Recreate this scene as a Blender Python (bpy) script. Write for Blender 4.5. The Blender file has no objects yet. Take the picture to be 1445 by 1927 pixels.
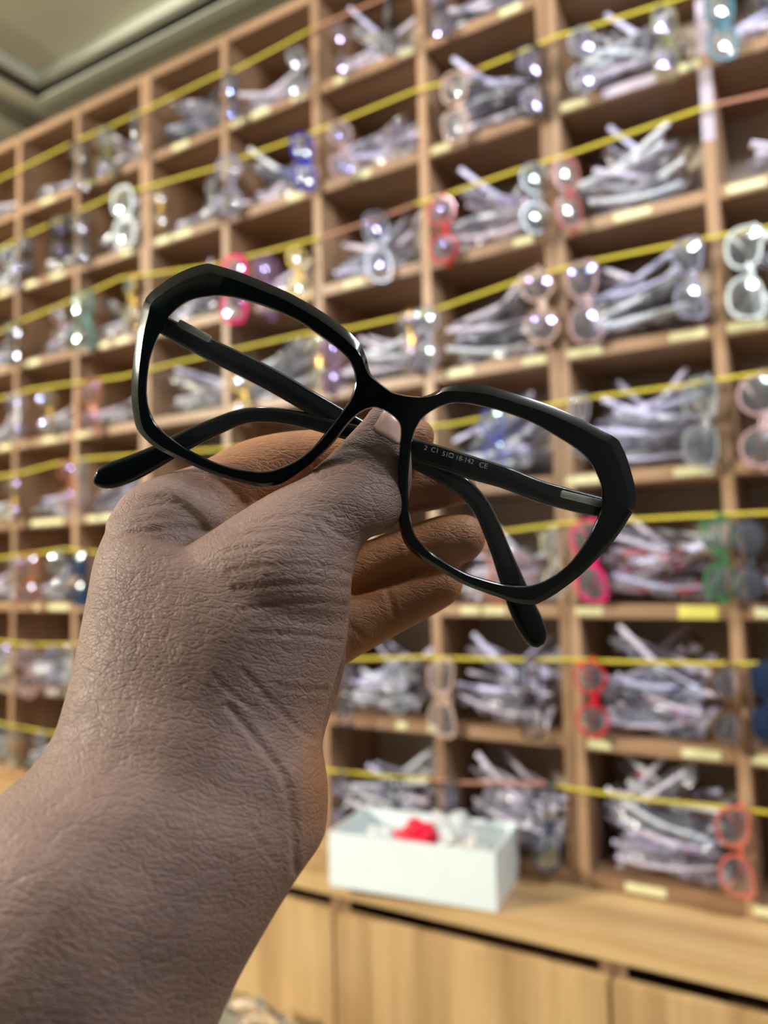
import bpy, bmesh, math, random
from mathutils import Vector, Matrix, noise
from mathutils.bvhtree import BVHTree
random.seed(7)
C = bpy.context.scene.collection
SC = bpy.context.scene
# ---------------------------------------------------------------- camera
ZO = 2.30
F = 1450.0
R0 = Vector((0.8597777, 0.5101896, -0.0221101)); R1 = Vector((-0.0571614, 0.0531241, -0.9969506)); R2 = Vector((-0.5074592, 0.8584197, 0.0748380))
CP = Vector((1.8175175, -1.2114253, -0.9608377 + ZO))
cd = bpy.data.cameras.new('camera'); cam = bpy.data.objects.new('camera', cd); C.objects.link(cam)
cam.matrix_world = Matrix(((R0.x, -R1.x, -R2.x, CP.x), (R0.y, -R1.y, -R2.y, CP.y), (R0.z, -R1.z, -R2.z, CP.z), (0, 0, 0, 1)))
cd.sensor_fit = 'VERTICAL'; cd.sensor_height = 7.6; cd.sensor_width = 5.7
cd.lens = F / 1927 * 7.6
cd.clip_start = 0.01; cd.clip_end = 50
cd.dof.use_dof = True; cd.dof.focus_distance = 0.212; cd.dof.aperture_fstop = cd.lens / 3.3
SC.camera = cam
# ---------------------------------------------------------------- world, lamps, exposure
SC.view_settings.view_transform = 'Standard'; SC.view_settings.look = 'None'
SC.view_settings.gamma = 1.0; SC.view_settings.use_curve_mapping = False
SC.view_settings.exposure = 0.68
try:
    SC.cycles.transparent_max_bounces = 24; SC.cycles.max_bounces = 8
except Exception: pass
w = bpy.data.worlds.new('world'); SC.world = w; w.use_nodes = True
w.node_tree.nodes['Background'].inputs[0].default_value = (0.62, 0.66, 0.68, 1); w.node_tree.nodes['Background'].inputs[1].default_value = 0.09
def area(name, loc, target, size, power, col):
    l = bpy.data.lights.new(name, 'AREA'); l.shape = 'RECTANGLE'; l.size = size[0]; l.size_y = size[1]; l.energy = power; l.color = col
    o = bpy.data.objects.new(name, l); C.objects.link(o); o.location = loc
    o.rotation_euler = (Vector(target) - Vector(loc)).to_track_quat('-Z', 'Y').to_euler(); return o
def bulb(name, loc, power, col, r=0.03):
    l = bpy.data.lights.new(name, 'POINT'); l.energy = power; l.color = col; l.shadow_soft_size = r
    o = bpy.data.objects.new(name, l); C.objects.link(o); o.location = loc; return o
area('ceiling_panel_light_left', (-0.9, -2.7, 2.48), (1.3, -0.3, 1.3), (0.32, 0.25), 108, (1.0, 0.95, 0.82))
area('ceiling_panel_light_right', (2.45, -0.72, 2.5), (1.9, 0.1, 1.3), (0.3, 0.25), 12, (0.82, 0.89, 1.0))
bulb('ceiling_bulb_a', (1.35, -0.85, 2.40), 5, (0.93, 0.96, 1.0), 0.025)
bulb('ceiling_bulb_b', (2.75, -0.6, 2.40), 5, (0.85, 0.92, 1.0), 0.025)
bulb('ceiling_bulb_c', (-0.3, -0.95, 2.40), 6, (1.0, 0.95, 0.78), 0.025)
bulb('ceiling_bulb_e', (2.15, -0.75, 2.40), 3, (0.9, 0.93, 1.0), 0.02)
bulb('ceiling_bulb_d', (0.5, -2.2, 2.40), 4, (0.9, 0.95, 1.0), 0.025)

# ---------------------------------------------------------------- helpers
def ray(px, py): return R2 + R0 * ((px - 722.5) / F) + R1 * ((py - 963.5) / F)
def at(px, py, d): return CP + ray(px, py) * d
def atY(px, py, Y=0.0):
    r = ray(px, py); return CP + r * ((Y - CP.y) / r.y)
def atZ(px, py, Z):
    r = ray(px, py); return CP + r * ((Z - CP.z) / r.z)
def tag(o, label=None, cat=None, group=None, kind=None):
    if label: o['label'] = label
    if cat: o['category'] = cat
    if group: o['group'] = group
    if kind: o['kind'] = kind
    return o
def empty(name, loc=(0, 0, 0), rot=None):
    o = bpy.data.objects.new(name, None); C.objects.link(o); o.location = loc; o.empty_display_size = 0.02
    if rot: o.rotation_euler = rot
    return o
def link(name, me, mat=None, parent=None):
    o = bpy.data.objects.new(name, me); C.objects.link(o)
    if mat is not None:
        if not me.materials: me.materials.append(mat)
        else: o.material_slots[0].link = 'OBJECT'; o.material_slots[0].material = mat
    if parent: o.parent = parent
    return o
def setmat(o, m):
    o.material_slots[0].link = 'OBJECT'; o.material_slots[0].material = m
def bm_mesh(bm, name, smooth=False, sharp=None):
    bmesh.ops.recalc_face_normals(bm, faces=bm.faces)
    me = bpy.data.meshes.new(name); bm.to_mesh(me); bm.free()
    if smooth:
        for p in me.polygons: p.use_smooth = True
        if sharp is not None: me.set_sharp_from_angle(angle=math.radians(sharp))
    return me
def add_box(bm, lo, hi, bev=0.0):
    vs = [bm.verts.new((x, y, z)) for x in (lo[0], hi[0]) for y in (lo[1], hi[1]) for z in (lo[2], hi[2])]
    fs = [(0, 1, 3, 2), (4, 6, 7, 5), (0, 4, 5, 1), (2, 3, 7, 6), (0, 2, 6, 4), (1, 5, 7, 3)]
    ff = [bm.faces.new([vs[i] for i in f]) for f in fs]
    if bev > 0:
        es = list({e for f in ff for e in f.edges})
        bmesh.ops.bevel(bm, geom=es, offset=bev, segments=2, affect='EDGES')
def box(name, lo, hi, mat, parent=None, bev=0.0):
    bm = bmesh.new(); add_box(bm, lo, hi, bev); return link(name, bm_mesh(bm, name), mat, parent)
def catmull(pts, n, closed=False):
    out = []; N = len(pts); rng = N if closed else N - 1
    for i in range(rng):
        g = (lambda k: pts[k % N]) if closed else (lambda k: pts[max(0, min(N - 1, k))])
        a, b, c, d = g(i - 1), g(i), g(i + 1), g(i + 2)
        for k in range(n):
            t = k / n
            out.append(tuple(0.5 * (2 * b[j] + (c[j] - a[j]) * t + (2 * a[j] - 5 * b[j] + 4 * c[j] - d[j]) * t * t + (3 * b[j] - a[j] - 3 * c[j] + d[j]) * t ** 3) for j in range(len(b))))
    if not closed: out.append(tuple(pts[-1]))
    return out
def add_rings(bm, rings, cap=True):
    vr = [[bm.verts.new(p) for p in r] for r in rings]; n = len(rings[0])
    for a, b in zip(vr, vr[1:]):
        for i in range(n): bm.faces.new((a[i], a[(i + 1) % n], b[(i + 1) % n], b[i]))
    if cap:
        bm.faces.new(vr[0][::-1]); bm.faces.new(vr[-1])
def sweep(bm, pts, w, h, up, n=10, power=2.0, taper=None):
    """tube along pts with an oval section: w across, h along up"""
    rings = []; P = [Vector(p) for p in pts]
    for i, p in enumerate(P):
        t = (P[min(i + 1, len(P) - 1)] - P[max(i - 1, 0)]).normalized()
        s = t.cross(up).normalized(); u = s.cross(t).normalized()
        k = taper[i] if taper else 1.0
        ring = []
        for j in range(n):
            a = 2 * math.pi * j / n; ca, sa = math.cos(a), math.sin(a)
            x = abs(ca) ** (2 / power) * (1 if ca >= 0 else -1); y = abs(sa) ** (2 / power) * (1 if sa >= 0 else -1)
            ring.append(p + s * x * w * k / 2 + u * y * h * k / 2)
        rings.append(ring)
    add_rings(bm, rings)

# ---------------------------------------------------------------- materials
def mat(name):
    m = bpy.data.materials.new(name); m.use_nodes = True; nt = m.node_tree; return m, nt, nt.nodes['Principled BSDF'], nt.nodes, nt.links
def srgb(r, g, b):
    f = lambda c: (c / 255 / 12.92) if c / 255 <= 0.04045 else ((c / 255 + 0.055) / 1.055) ** 2.4
    return (f(r), f(g), f(b), 1)
def wood(name, c1, c2, axis='Z', scale=1.0, rough=0.45):
    m, nt, b, N, L = mat(name)
    tc = N.new('ShaderNodeTexCoord'); mp = N.new('ShaderNodeMapping')
    s = {'X': (1.2, 26, 26), 'Y': (26, 1.2, 26), 'Z': (26, 26, 1.2)}[axis]
    mp.inputs['Scale'].default_value = [v * scale for v in s]
    n1 = N.new('ShaderNodeTexNoise'); n1.inputs['Scale'].default_value = 1.0; n1.inputs['Detail'].default_value = 6; n1.inputs['Distortion'].default_value = 0.4
    n2 = N.new('ShaderNodeTexNoise'); n2.inputs['Scale'].default_value = 7.0; n2.inputs['Detail'].default_value = 3
    mx = N.new('ShaderNodeMath'); mx.operation = 'MULTIPLY_ADD'; mx.inputs[1].default_value = 0.3
    cr = N.new('ShaderNodeValToRGB'); cr.color_ramp.elements[0].position = 0.42; cr.color_ramp.elements[1].position = 0.78
    cr.color_ramp.elements[0].color = c1; cr.color_ramp.elements[1].color = c2
    L.new(tc.outputs['Object'], mp.inputs[0]); L.new(mp.outputs[0], n1.inputs[0]); L.new(mp.outputs[0], n2.inputs[0])
    L.new(n2.outputs[0], mx.inputs[0]); L.new(n1.outputs[0], mx.inputs[2]); L.new(mx.outputs[0], cr.inputs[0]); L.new(cr.outputs[0], b.inputs['Base Color'])
    b.inputs['Roughness'].default_value = rough
    return m
def plain(name, col, rough=0.5, metal=0.0, spec=0.5, nscale=60, var=0.06, bump=0.0, coat=0.0):
    m, nt, b, N, L = mat(name)
    tc = N.new('ShaderNodeTexCoord'); n1 = N.new('ShaderNodeTexNoise'); n1.inputs['Scale'].default_value = nscale; n1.inputs['Detail'].default_value = 4
    cr = N.new('ShaderNodeValToRGB'); cr.color_ramp.elements[0].position = 0.3; cr.color_ramp.elements[1].position = 0.7
    cr.color_ramp.elements[0].color = tuple(c * (1 - var) for c in col[:3]) + (1,); cr.color_ramp.elements[1].color = tuple(min(1, c * (1 + var)) for c in col[:3]) + (1,)
    L.new(tc.outputs['Object'], n1.inputs[0]); L.new(n1.outputs[0], cr.inputs[0]); L.new(cr.outputs[0], b.inputs['Base Color'])
    b.inputs['Roughness'].default_value = rough; b.inputs['Metallic'].default_value = metal; b.inputs['Specular IOR Level'].default_value = spec; b.inputs['Coat Weight'].default_value = coat
    if bump:
        bp = N.new('ShaderNodeBump'); bp.inputs['Strength'].default_value = bump; bp.inputs['Distance'].default_value = 0.001
        L.new(n1.outputs[0], bp.inputs['Height']); L.new(bp.outputs[0], b.inputs['Normal'])
    return m
def film(name, tint, diff, opacity, gloss, rough=0.12, ior=1.5, bump=0.0):
    """thin clear plastic or glass: see-through, a little milky, with a shine that grows at grazing angles"""
    m = bpy.data.materials.new(name); m.use_nodes = True; nt = m.node_tree; N = nt.nodes; L = nt.links
    N.remove(N['Principled BSDF']); out = N['Material Output']
    tr = N.new('ShaderNodeBsdfTransparent'); tr.inputs[0].default_value = tint
    df = N.new('ShaderNodeBsdfDiffuse'); df.inputs[0].default_value = diff
    gl = N.new('ShaderNodeBsdfGlossy'); gl.inputs['Color'].default_value = (gloss[0], gloss[1], gloss[2], 1); gl.inputs['Roughness'].default_value = rough
    fr = N.new('ShaderNodeFresnel'); fr.inputs[0].default_value = ior
    m1 = N.new('ShaderNodeMixShader'); m1.inputs[0].default_value = opacity
    m2 = N.new('ShaderNodeMixShader')
    L.new(tr.outputs[0], m1.inputs[1]); L.new(df.outputs[0], m1.inputs[2])
    L.new(fr.outputs[0], m2.inputs[0]); L.new(m1.outputs[0], m2.inputs[1]); L.new(gl.outputs[0], m2.inputs[2]); L.new(m2.outputs[0], out.inputs[0])
    if bump:
        tc = N.new('ShaderNodeTexCoord'); nz = N.new('ShaderNodeTexNoise'); nz.inputs['Scale'].default_value = 45; nz.inputs['Detail'].default_value = 2
        bp = N.new('ShaderNodeBump'); bp.inputs['Strength'].default_value = bump; bp.inputs['Distance'].default_value = 0.006
        L.new(tc.outputs['Object'], nz.inputs[0]); L.new(nz.outputs[0], bp.inputs['Height']); L.new(bp.outputs[0], gl.inputs['Normal']); L.new(bp.outputs[0], fr.inputs['Normal']); L.new(bp.outputs[0], df.inputs['Normal'])
    return m
W_H = wood('shelf_wood_along', srgb(122, 90, 64), srgb(172, 136, 104), 'X')
W_V = wood('shelf_wood_upright', srgb(124, 92, 66), srgb(176, 140, 108), 'Z')
W_TOP = wood('worktop_wood', srgb(160, 122, 78), srgb(208, 172, 122), 'X', 0.8, 0.4)
W_DOOR = wood('door_wood', srgb(152, 116, 74), srgb(204, 168, 118), 'Z', 0.8, 0.4)
BACKP = plain('back_panel_grey', srgb(196, 184, 168), 0.7)
WALLP = plain('wall_paint', srgb(205, 203, 182), 0.75, nscale=8, var=0.03)
CEILP = plain('ceiling_paint', srgb(206, 206, 186), 0.8, nscale=6, var=0.03)
TRIMD = plain('trim_grey', srgb(120, 118, 104), 0.6)
FLOORM = plain('floor_tile', srgb(120, 112, 100), 0.35, nscale=12)
TAGM = plain('label_paper', srgb(222, 218, 170), 0.5, nscale=200, var=0.1)
TAGY = plain('label_paper_yellow', srgb(232, 222, 110), 0.5, nscale=200, var=0.08)
CORDY = plain('yellow_elastic', srgb(205, 186, 52), 0.6, nscale=300, var=0.15)
CORDP = plain('pink_elastic', srgb(176, 120, 96), 0.6, nscale=300, var=0.15)
CARD = plain('white_card', srgb(232, 240, 240), 0.45, nscale=20, var=0.02)
BLACKG = plain('black_acetate', (0.0012, 0.0028, 0.0034, 1), 0.10, spec=0.5, nscale=30, var=0.1)
SILVER = plain('silver_metal', (0.95, 0.93, 0.9, 1), 0.38, metal=1.0, nscale=400, bump=0.2)
PRINT = plain('white_print', srgb(220, 226, 226), 0.6)
LENSG = film('demo_lens', (0.97, 0.985, 0.98, 1), (0.7, 0.75, 0.8, 1), 0.02, (1, 1, 1), 0.02, 1.5)
LENSH = [film('coated_lens_' + n, (0.95, 0.96, 0.97, 1), (0.75, 0.8, 0.9, 1), 0.08, g, 0.03, 2.5) for n, g in (('blue', (0.45, 0.5, 1.0)), ('white', (1, 1, 1)), ('green', (0.75, 1.0, 0.9)), ('violet', (0.7, 0.55, 1.0)))]
SLEEVE = [film('clear_sleeve_' + n, (0.96, 0.96, 0.98, 1), c, o, (1, 1, 1), 0.16, 1.5, 0.9) for n, c, o in (('a', srgb(222, 222, 246), 0.20), ('b', srgb(214, 222, 236), 0.14), ('c', srgb(228, 220, 240), 0.26))]
GUARD = [film('foam_guard_' + n, (0.9, 0.9, 0.95, 1), c, 0.88, (1, 1, 1), 0.3, 1.4) for n, c in (('a', srgb(216, 214, 250)), ('b', srgb(232, 236, 246)), ('c', srgb(232, 220, 240)))]

# ---------------------------------------------------------------- room
XC = [0.0, 0.2372, 0.4781, 0.7216, 0.9625, 1.2017, 1.4397, 1.6820]
colX = {i: XC[i] for i in range(8)}
for i in (8, 9, 10): colX[i] = 1.6820 + 0.2410 * (i - 7)
for i in (-1, -2, -3): colX[i] = 0.2400 * i
ZR = [0.2035, 0.0015, -0.2045, -0.4130, -0.6195, -0.8250, -1.0330, -1.2375, -1.4440]
rowZ = {i - 1: z + ZO for i, z in enumerate(ZR)}
TOPZ = rowZ[-1] + 0.01; CT = -1.456 + ZO; DEPTH = 0.178
def struct(name, lo, hi, m): return tag(box(name, lo, hi, m), kind='structure')
XL, XR, YB = -1.6, 3.4, -3.6
struct('floor', (XL - .1, YB - .1, -0.1), (XR + .1, 0.3, 0.0), FLOORM)
struct('wall_front', (XL - .1, 0.2, 0), (XR + .1, 0.3, 2.9), WALLP)
struct('wall_left', (XL - .1, YB, 0), (XL, 0.2, 2.9), WALLP)
struct('wall_right', (XR, YB, 0), (XR + .1, 0.2, 2.9), plain('right_wall_paint', srgb(92, 98, 100), 0.7))
struct('wall_back', (XL - .1, YB - .1, 0), (XR + .1, YB, 2.9), plain('back_wall_paint', srgb(40, 60, 66), 0.7))
CZ = 2.575
TX = atZ(65, 182, CZ).x; TY = (atZ(65, 182, CZ).y + atZ(440, 0, CZ).y) / 2
bm = bmesh.new()
add_box(bm, (XL - .1, TY, CZ), (XR + .1, 0.3, CZ + .03)); add_box(bm, (XL - .1, YB - .1, CZ), (TX, TY, CZ + .03))
add_box(bm, (TX, YB - .1, CZ), (XR + .1, YB + 0.5, CZ + .03)); add_box(bm, (XL - .1, YB - .1, CZ + 0.05), (XR + .1, 0.3, CZ + 0.1))
tag(link('ceiling', bm_mesh(bm, 'ceiling'), CEILP), kind='structure')
# stepped moulding round the tray recess
bm = bmesh.new()
for k, (a, z0, z1) in enumerate(((0.0, -0.004, 0.022), (0.022, 0.022, 0.05))):
    add_box(bm, (TX + a - .03, TY - a - 0.0, CZ + z0), (XR, TY - a + 0.03, CZ + z1)); add_box(bm, (TX + a - 0.03, YB, CZ + z0), (TX + a, TY - a, CZ + z1))
tag(link('trim_1', bm_mesh(bm, 'trim'), CEILP), kind='structure')
sx = atZ(36, 218, CZ).x
struct('trim_2', (sx - .035, YB, CZ - .006), (sx + .035, 0.2, CZ), TRIMD)

# ---------------------------------------------------------------- shelving units
PT = 0.0185
def unit(c0, c1, label, half0=True, half1=True):
    root = empty('display_shelving_unit', ((colX[c0] + colX[c1]) / 2, 0.09, CT)); tag(root, label, 'shelving', 'shelving units standing on the worktop')
    off = root.location
    def b(name, lo, hi, m, bev=0.0015):
        o = box(name, [lo[i] - off[i] for i in range(3)], [hi[i] - off[i] for i in range(3)], m, root, bev); return o
    xa, xb = colX[c0], colX[c1]; sp = 0.0172
    b('side_panel', (xa, 0, CT), (xa + sp, DEPTH, TOPZ), W_V); b('side_panel', (xb - sp, 0, CT), (xb, DEPTH, TOPZ), W_V)
    b('back_panel', (xa, DEPTH, CT), (xb, DEPTH + 0.006, TOPZ), BACKP, 0)
    for c in range(c0 + 1, c1): b('divider', (colX[c] - PT / 2, 0.0, CT), (colX[c] + PT / 2, DEPTH, TOPZ), W_V)
    for r in range(-1, 8):
        for c in range(c0, c1):
            l = xa + sp if c == c0 else colX[c] + PT / 2; rr = xb - sp if c == c1 - 1 else colX[c + 1] - PT / 2
            b('shelf', (l, 0.0005, rowZ[r] - 0.0105), (rr, DEPTH, rowZ[r] + 0.0105), W_H)
    return root
UA = unit(-3, 2, 'brown wooden cubby shelving unit at far left, left of the first wide post')
UB = unit(2, 6, 'brown wooden cubby shelving unit in the middle, between the two wide posts')
UC = unit(6, 10, 'brown wooden cubby shelving unit at right, right of the wide post')
def labeltag(px, py, wpx, m=TAGM, h=0.0125):
    a = atY(px - wpx / 2, py, 0); b_ = atY(px + wpx / 2, py, 0); x0, x1 = a.x, b_.x; z = (a.z + b_.z) / 2
    r = min(rowZ.items(), key=lambda kv: abs(kv[1] - z)); z = r[1]
    root = UA if (x0 + x1) / 2 < colX[2] else (UB if (x0 + x1) / 2 < colX[6] else UC); o = root.location
    for c in range(-3, 11):
        if c in colX and x0 < colX[c] < x1:
            if (x0 + x1) / 2 > colX[c]: x0 = colX[c] + 0.003
            else: x1 = colX[c] - 0.003
    bm = bmesh.new(); add_box(bm, (x0 - o.x, -0.0009 - o.y, z - h / 2 - o.z), (x1 - o.x, 0.0004 - o.y, z + h / 2 - o.z), 0.0003)
    return link('label_tag', bm_mesh(bm, 'label_tag'), m, root)
for t in [(1190, 402, 70), (1080, 192, 50), (1298, 135, 40), (1405, 345, 75), (1294, 630, 70), (1100, 664, 66), (1405, 612, 75), (1305, 885, 75), (1098, 905, 66), (1108, 1148, 52), (1440, 1152, 40), (1128, 1402, 44), (1320, 1419, 74), (1438, 1425, 50), (1215, 1672, 76), (1438, 1705, 40), (985, 455, 36), (830, 278, 34), (960, 20, 40), (765, 95, 30), (644, 145, 30), (680, 330, 34), (665, 530, 36), (866, 704, 50), (1005, 682, 44), (755, 1366, 20), (820, 1373, 30),
          (490, 210, 36), (450, 215, 30), (340, 268, 30), (90, 372, 26), (170, 345, 24), (560, 180, 24), (555, 368, 28), (340, 440, 40), (310, 455, 30), (240, 478, 24), (60, 533, 26), (108, 512, 24), (8, 545, 20), (192, 645, 28), (230, 630, 26), (60, 680, 30), (160, 812, 30), (100, 828, 40), (10, 845, 20), (190, 963, 50), (90, 975, 60), (110, 1142, 40), (60, 1145, 26), (110, 1305, 40), (930, 1155, 40), (885, 1152, 34)]:
    labeltag(*t)
labeltag(1314, 1153, 74, TAGY, 0.019)
labeltag(1186, 172, 104, plain('lilac_tape', srgb(186, 172, 186), 0.4), 0.017)
o_ = UC.location
for za, zb in ((rowZ[1] + 0.012, rowZ[1] + 0.10), (rowZ[1] - 0.125, rowZ[1] - 0.012)):
    link('film_tape', (lambda b_: (add_box(b_, (colX[7] - .009 - o_.x, -0.0009 - o_.y, za - o_.z), (colX[7] + .009 - o_.x, 0.0004 - o_.y, zb - o_.z), 0.0003), bm_mesh(b_, 'film_tape'))[1])(bmesh.new()), bpy.data.materials['lilac_tape'], UC)

# ---------------------------------------------------------------- cords
def cord(pts, m, label, Y=-0.011):
    P = [atY(x, y, Y) for x, y in pts]; P = [Vector((p.x, Y, p.z)) for p in P]
    sub = []
    for a, b in zip(P, P[1:]):
        for k in range(6):
            t = k / 6; q = a.lerp(b, t); pass; sub.append(q)
    sub.append(P[-1]); o = sub[0].copy()
    bm = bmesh.new(); sweep(bm, [p - o for p in sub], 0.0018, 0.0058, Vector((0, 0, 1)), 8)
    ob = link('elastic_cord', bm_mesh(bm, 'elastic_cord', True), m); ob.location = o
    tag(ob, label, 'cord', 'elastic cords stretched across the shelves')
ORD = ['top', 'second', 'third', 'fourth', 'fifth', 'sixth', 'seventh', 'eighth']
ROWC = {
 0: [[(-60, 368), (0, 336), (133, 270), (207, 237), (270, 208), (407, 141), (440, 133), (591, 52)]],
 1: [[(-60, 500), (0, 468), (54, 440), (207, 370), (286, 349), (407, 315), (448, 299), (581, 252), (781, 170), (835, 155)], [(905, 128), (965, 104), (1044, 69), (1105, 52), (1231, 12), (1330, -20)]],
 2: [[(-60, 655), (0, 623), (40, 604), (132, 566), (227, 523), (400, 500), (519, 469), (605, 446)], [(781, 384), (837, 367), (968, 322), (1062, 293), (1180, 252), (1323, 203), (1345, 197)]],
 3: [[(-60, 772), (0, 750), (54, 734), (108, 725), (229, 709), (316, 686), (471, 651), (572, 628), (657, 618), (733, 601), (816, 584), (975, 528), (1058, 505), (1108, 493), (1246, 465), (1333, 447), (1445, 428), (1520, 412)]],
 4: [[(-60, 905), (40, 890), (103, 873), (162, 863), (420, 845), (852, 798), (1025, 764), (1105, 749), (1286, 725), (1345, 715), (1425, 703), (1520, 692)]],
 5: [[(-60, 1056), (0, 1050), (71, 1041), (123, 1033), (183, 1040), (600, 1022), (951, 1000), (1060, 985), (1185, 978), (1308, 971), (1445, 965), (1520, 962)]],
 6: [[(-60, 1205), (0, 1207), (57, 1213), (157, 1212), (676, 1240), (792, 1237), (851, 1239), (934, 1241), (1008, 1243), (1065, 1241), (1123, 1244), (1323, 1249), (1385, 1249), (1520, 1251)]],
 7: [[(-60, 1350), (0, 1361), (86, 1378), (350, 1412), (618, 1450), (739, 1462), (812, 1467)], [(1040, 1476), (1060, 1482), (1216, 1505), (1339, 1517), (1445, 1529), (1520, 1538)]]}
PINKC = {0: [[(591, 52), (705, 3), (790, -34)]], 1: [[(835, 155), (905, 128)]], 2: [[(605, 446), (700, 415), (781, 384)], [(1345, 197), (1445, 175), (1520, 155)]], 7: [[(812, 1467), (866, 1473), (1040, 1476)]]}
for r, L_ in ROWC.items():
    for k, pts in enumerate(L_):
        side = '' if len(L_) == 1 else (', its left length' if k == 0 else ', its right length')
        cord(pts, CORDY, 'yellow elastic cord stretched across the ' + ORD[r] + ' row of cubbies' + side)
for r, L_ in PINKC.items():
    for k, pts in enumerate(L_):
        side = '' if len(L_) == 1 else (', near the middle' if k == 0 else ', at the far right')
        cord(pts, CORDP, 'dull pink elastic cord across the ' + ORD[r] + ' row of cubbies' + side)

# ---------------------------------------------------------------- eyeglasses for the wall
def outline(style, sgn, n=36):
    """lens opening, centre at (0,0), x = across the face, y = up; sgn=+1 has its outer corner at +x"""
    pts = []
    for i in range(n):
        a = 2 * math.pi * i / n; c, s = math.cos(a), math.sin(a)
        if style == 'round': rx, ry, p = 0.0235, 0.0220, 2.0
        elif style == 'square': rx, ry, p = 0.0265, 0.0195, 3.4
        else: rx, ry, p = 0.0265, 0.0195, 2.5
        x = abs(c) ** (2 / p) * (1 if c >= 0 else -1) * rx; y = abs(s) ** (2 / p) * (1 if s >= 0 else -1) * ry
        if style == 'cat' and y > 0: y += max(0, x * sgn) * 0.28; x += sgn * y * 0.12
        if style != 'round' and y < 0: x *= 1 + y * 6
        pts.append((x, y))
    return pts
STY = {}
def make_style(style, rim=0.0042, th=0.0038):
    """front in the local XZ plane turned so that its long axis hangs down -Z; local y: + towards the wall"""
    cx = 0.0345; front = bmesh.new()
    def T(x, y, d): return Vector((y, d, x - 0.068))     # across-face x runs along Z
    for sg in (1, -1):
        o = outline(style, sg); n = len(o); rings = []
        for (k, d) in ((0.0, 0.0), (rim * .25, -th * .5), (rim * .8, -th * .5), (rim, 0.0), (rim * .9, th * .5), (rim * .1, th * .5)):
            ring = []
            for x, y in o:
                l = math.hypot(x, y); ring.append(T(sg * cx + x * (1 + k / l), y * (1 + k / l), d))
            rings.append(ring)
        vr = [[front.verts.new(p) for p in r] for r in rings]
        for a, b in zip(vr, vr[1:] + vr[:1]):
            for i in range(n): front.faces.new((a[i], a[(i + 1) % n], b[(i + 1) % n], b[i]))
        # end piece
        yy = 0.014 if style == 'cat' else (0.006 if style == 'round' else 0.011)
        sweep(front, [T(sg * (cx + 0.0235), yy, 0), T(sg * (cx + 0.031), yy + .001, 0.001), T(sg * (cx + 0.0335), yy + .001, 0.006)], 0.005, 0.0035, Vector((1, 0, 0)), 8)
    sweep(front, [T(-0.0125, 0.004, 0), T(-0.006, 0.008, -0.001), T(0, 0.0092, -0.0015), T(0.006, 0.008, -0.001), T(0.0125, 0.004, 0)], 0.0034, 0.0055, Vector((1, 0, 0)), 8)
    for sg in (1, -1):   # nose pads
        sweep(front, [T(sg * 0.011, -0.001, 0.003), T(sg * 0.009, -0.005, 0.006), T(sg * 0.0105, -0.010, 0.004)], 0.002, 0.004, Vector((0, 1, 0)), 6)
    fm = bm_mesh(front, style + '_front', True, 50)
    lens = []
    for sg in (1, -1):
        bm = bmesh.new(); o = outline(style, sg); cv = bm.verts.new(T(sg * cx, 0, -0.0042)); prev = None
        rings = []
        for t in (0.25, 0.5, 0.75, 1.02):
            rings.append([bm.verts.new(T(sg * cx + x * t, y * t, -0.0042 * (1 - t * t))) for x, y in o])
        n = len(o)
        for i in range(n): bm.faces.new((cv, rings[0][i], rings[0][(i + 1) % n]))
        for a, b in zip(rings, rings[1:]):
            for i in range(n): bm.faces.new((a[i], a[(i + 1) % n], b[(i + 1) % n], b[i]))
        lens.append(bm_mesh(bm, 'lens', True))
    tm = []
    yy = 0.014 if style == 'cat' else (0.006 if style == 'round' else 0.011)
    for sg, lay in ((1, 0.0105), (-1, 0.0145)):
        bm = bmesh.new(); path = [(sg * 0.066, yy, 0.007), (sg * 0.064, yy, lay), (sg * 0.03, yy - .001, lay + .001), (-sg * 0.02, yy - .004, lay + .002), (-sg * 0.042, yy - .012, lay + .003), (-sg * 0.058, yy - .026, lay + .003)]
        pts = [T(*p) for p in catmull(path, 4)]; tp = [1.0] * len(pts); tp[-1] = 0.6
        sweep(bm, pts, 0.0026, 0.0052, Vector((1, 0, 0)), 8, 2.5, tp); tm.append(bm_mesh(bm, 'temple', True))
    STY[style] = (fm, lens, tm)
for s in ('round', 'square', 'cat'): make_style(s)
STY['thick'] = None; make_style('square', 0.0075, 0.005); STY['thick'] = STY['square']; make_style('square')
STY['wire'] = None; make_style('round', 0.0018, 0.0018); STY['wire'] = STY['round']; make_style('round')
def acet(name, col, op, rough=0.15): return film('frame_' + name, tuple(0.25 + 0.75 * c for c in col[:3]) + (1,), col, op, (1, 1, 1), rough, 1.55)
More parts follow.
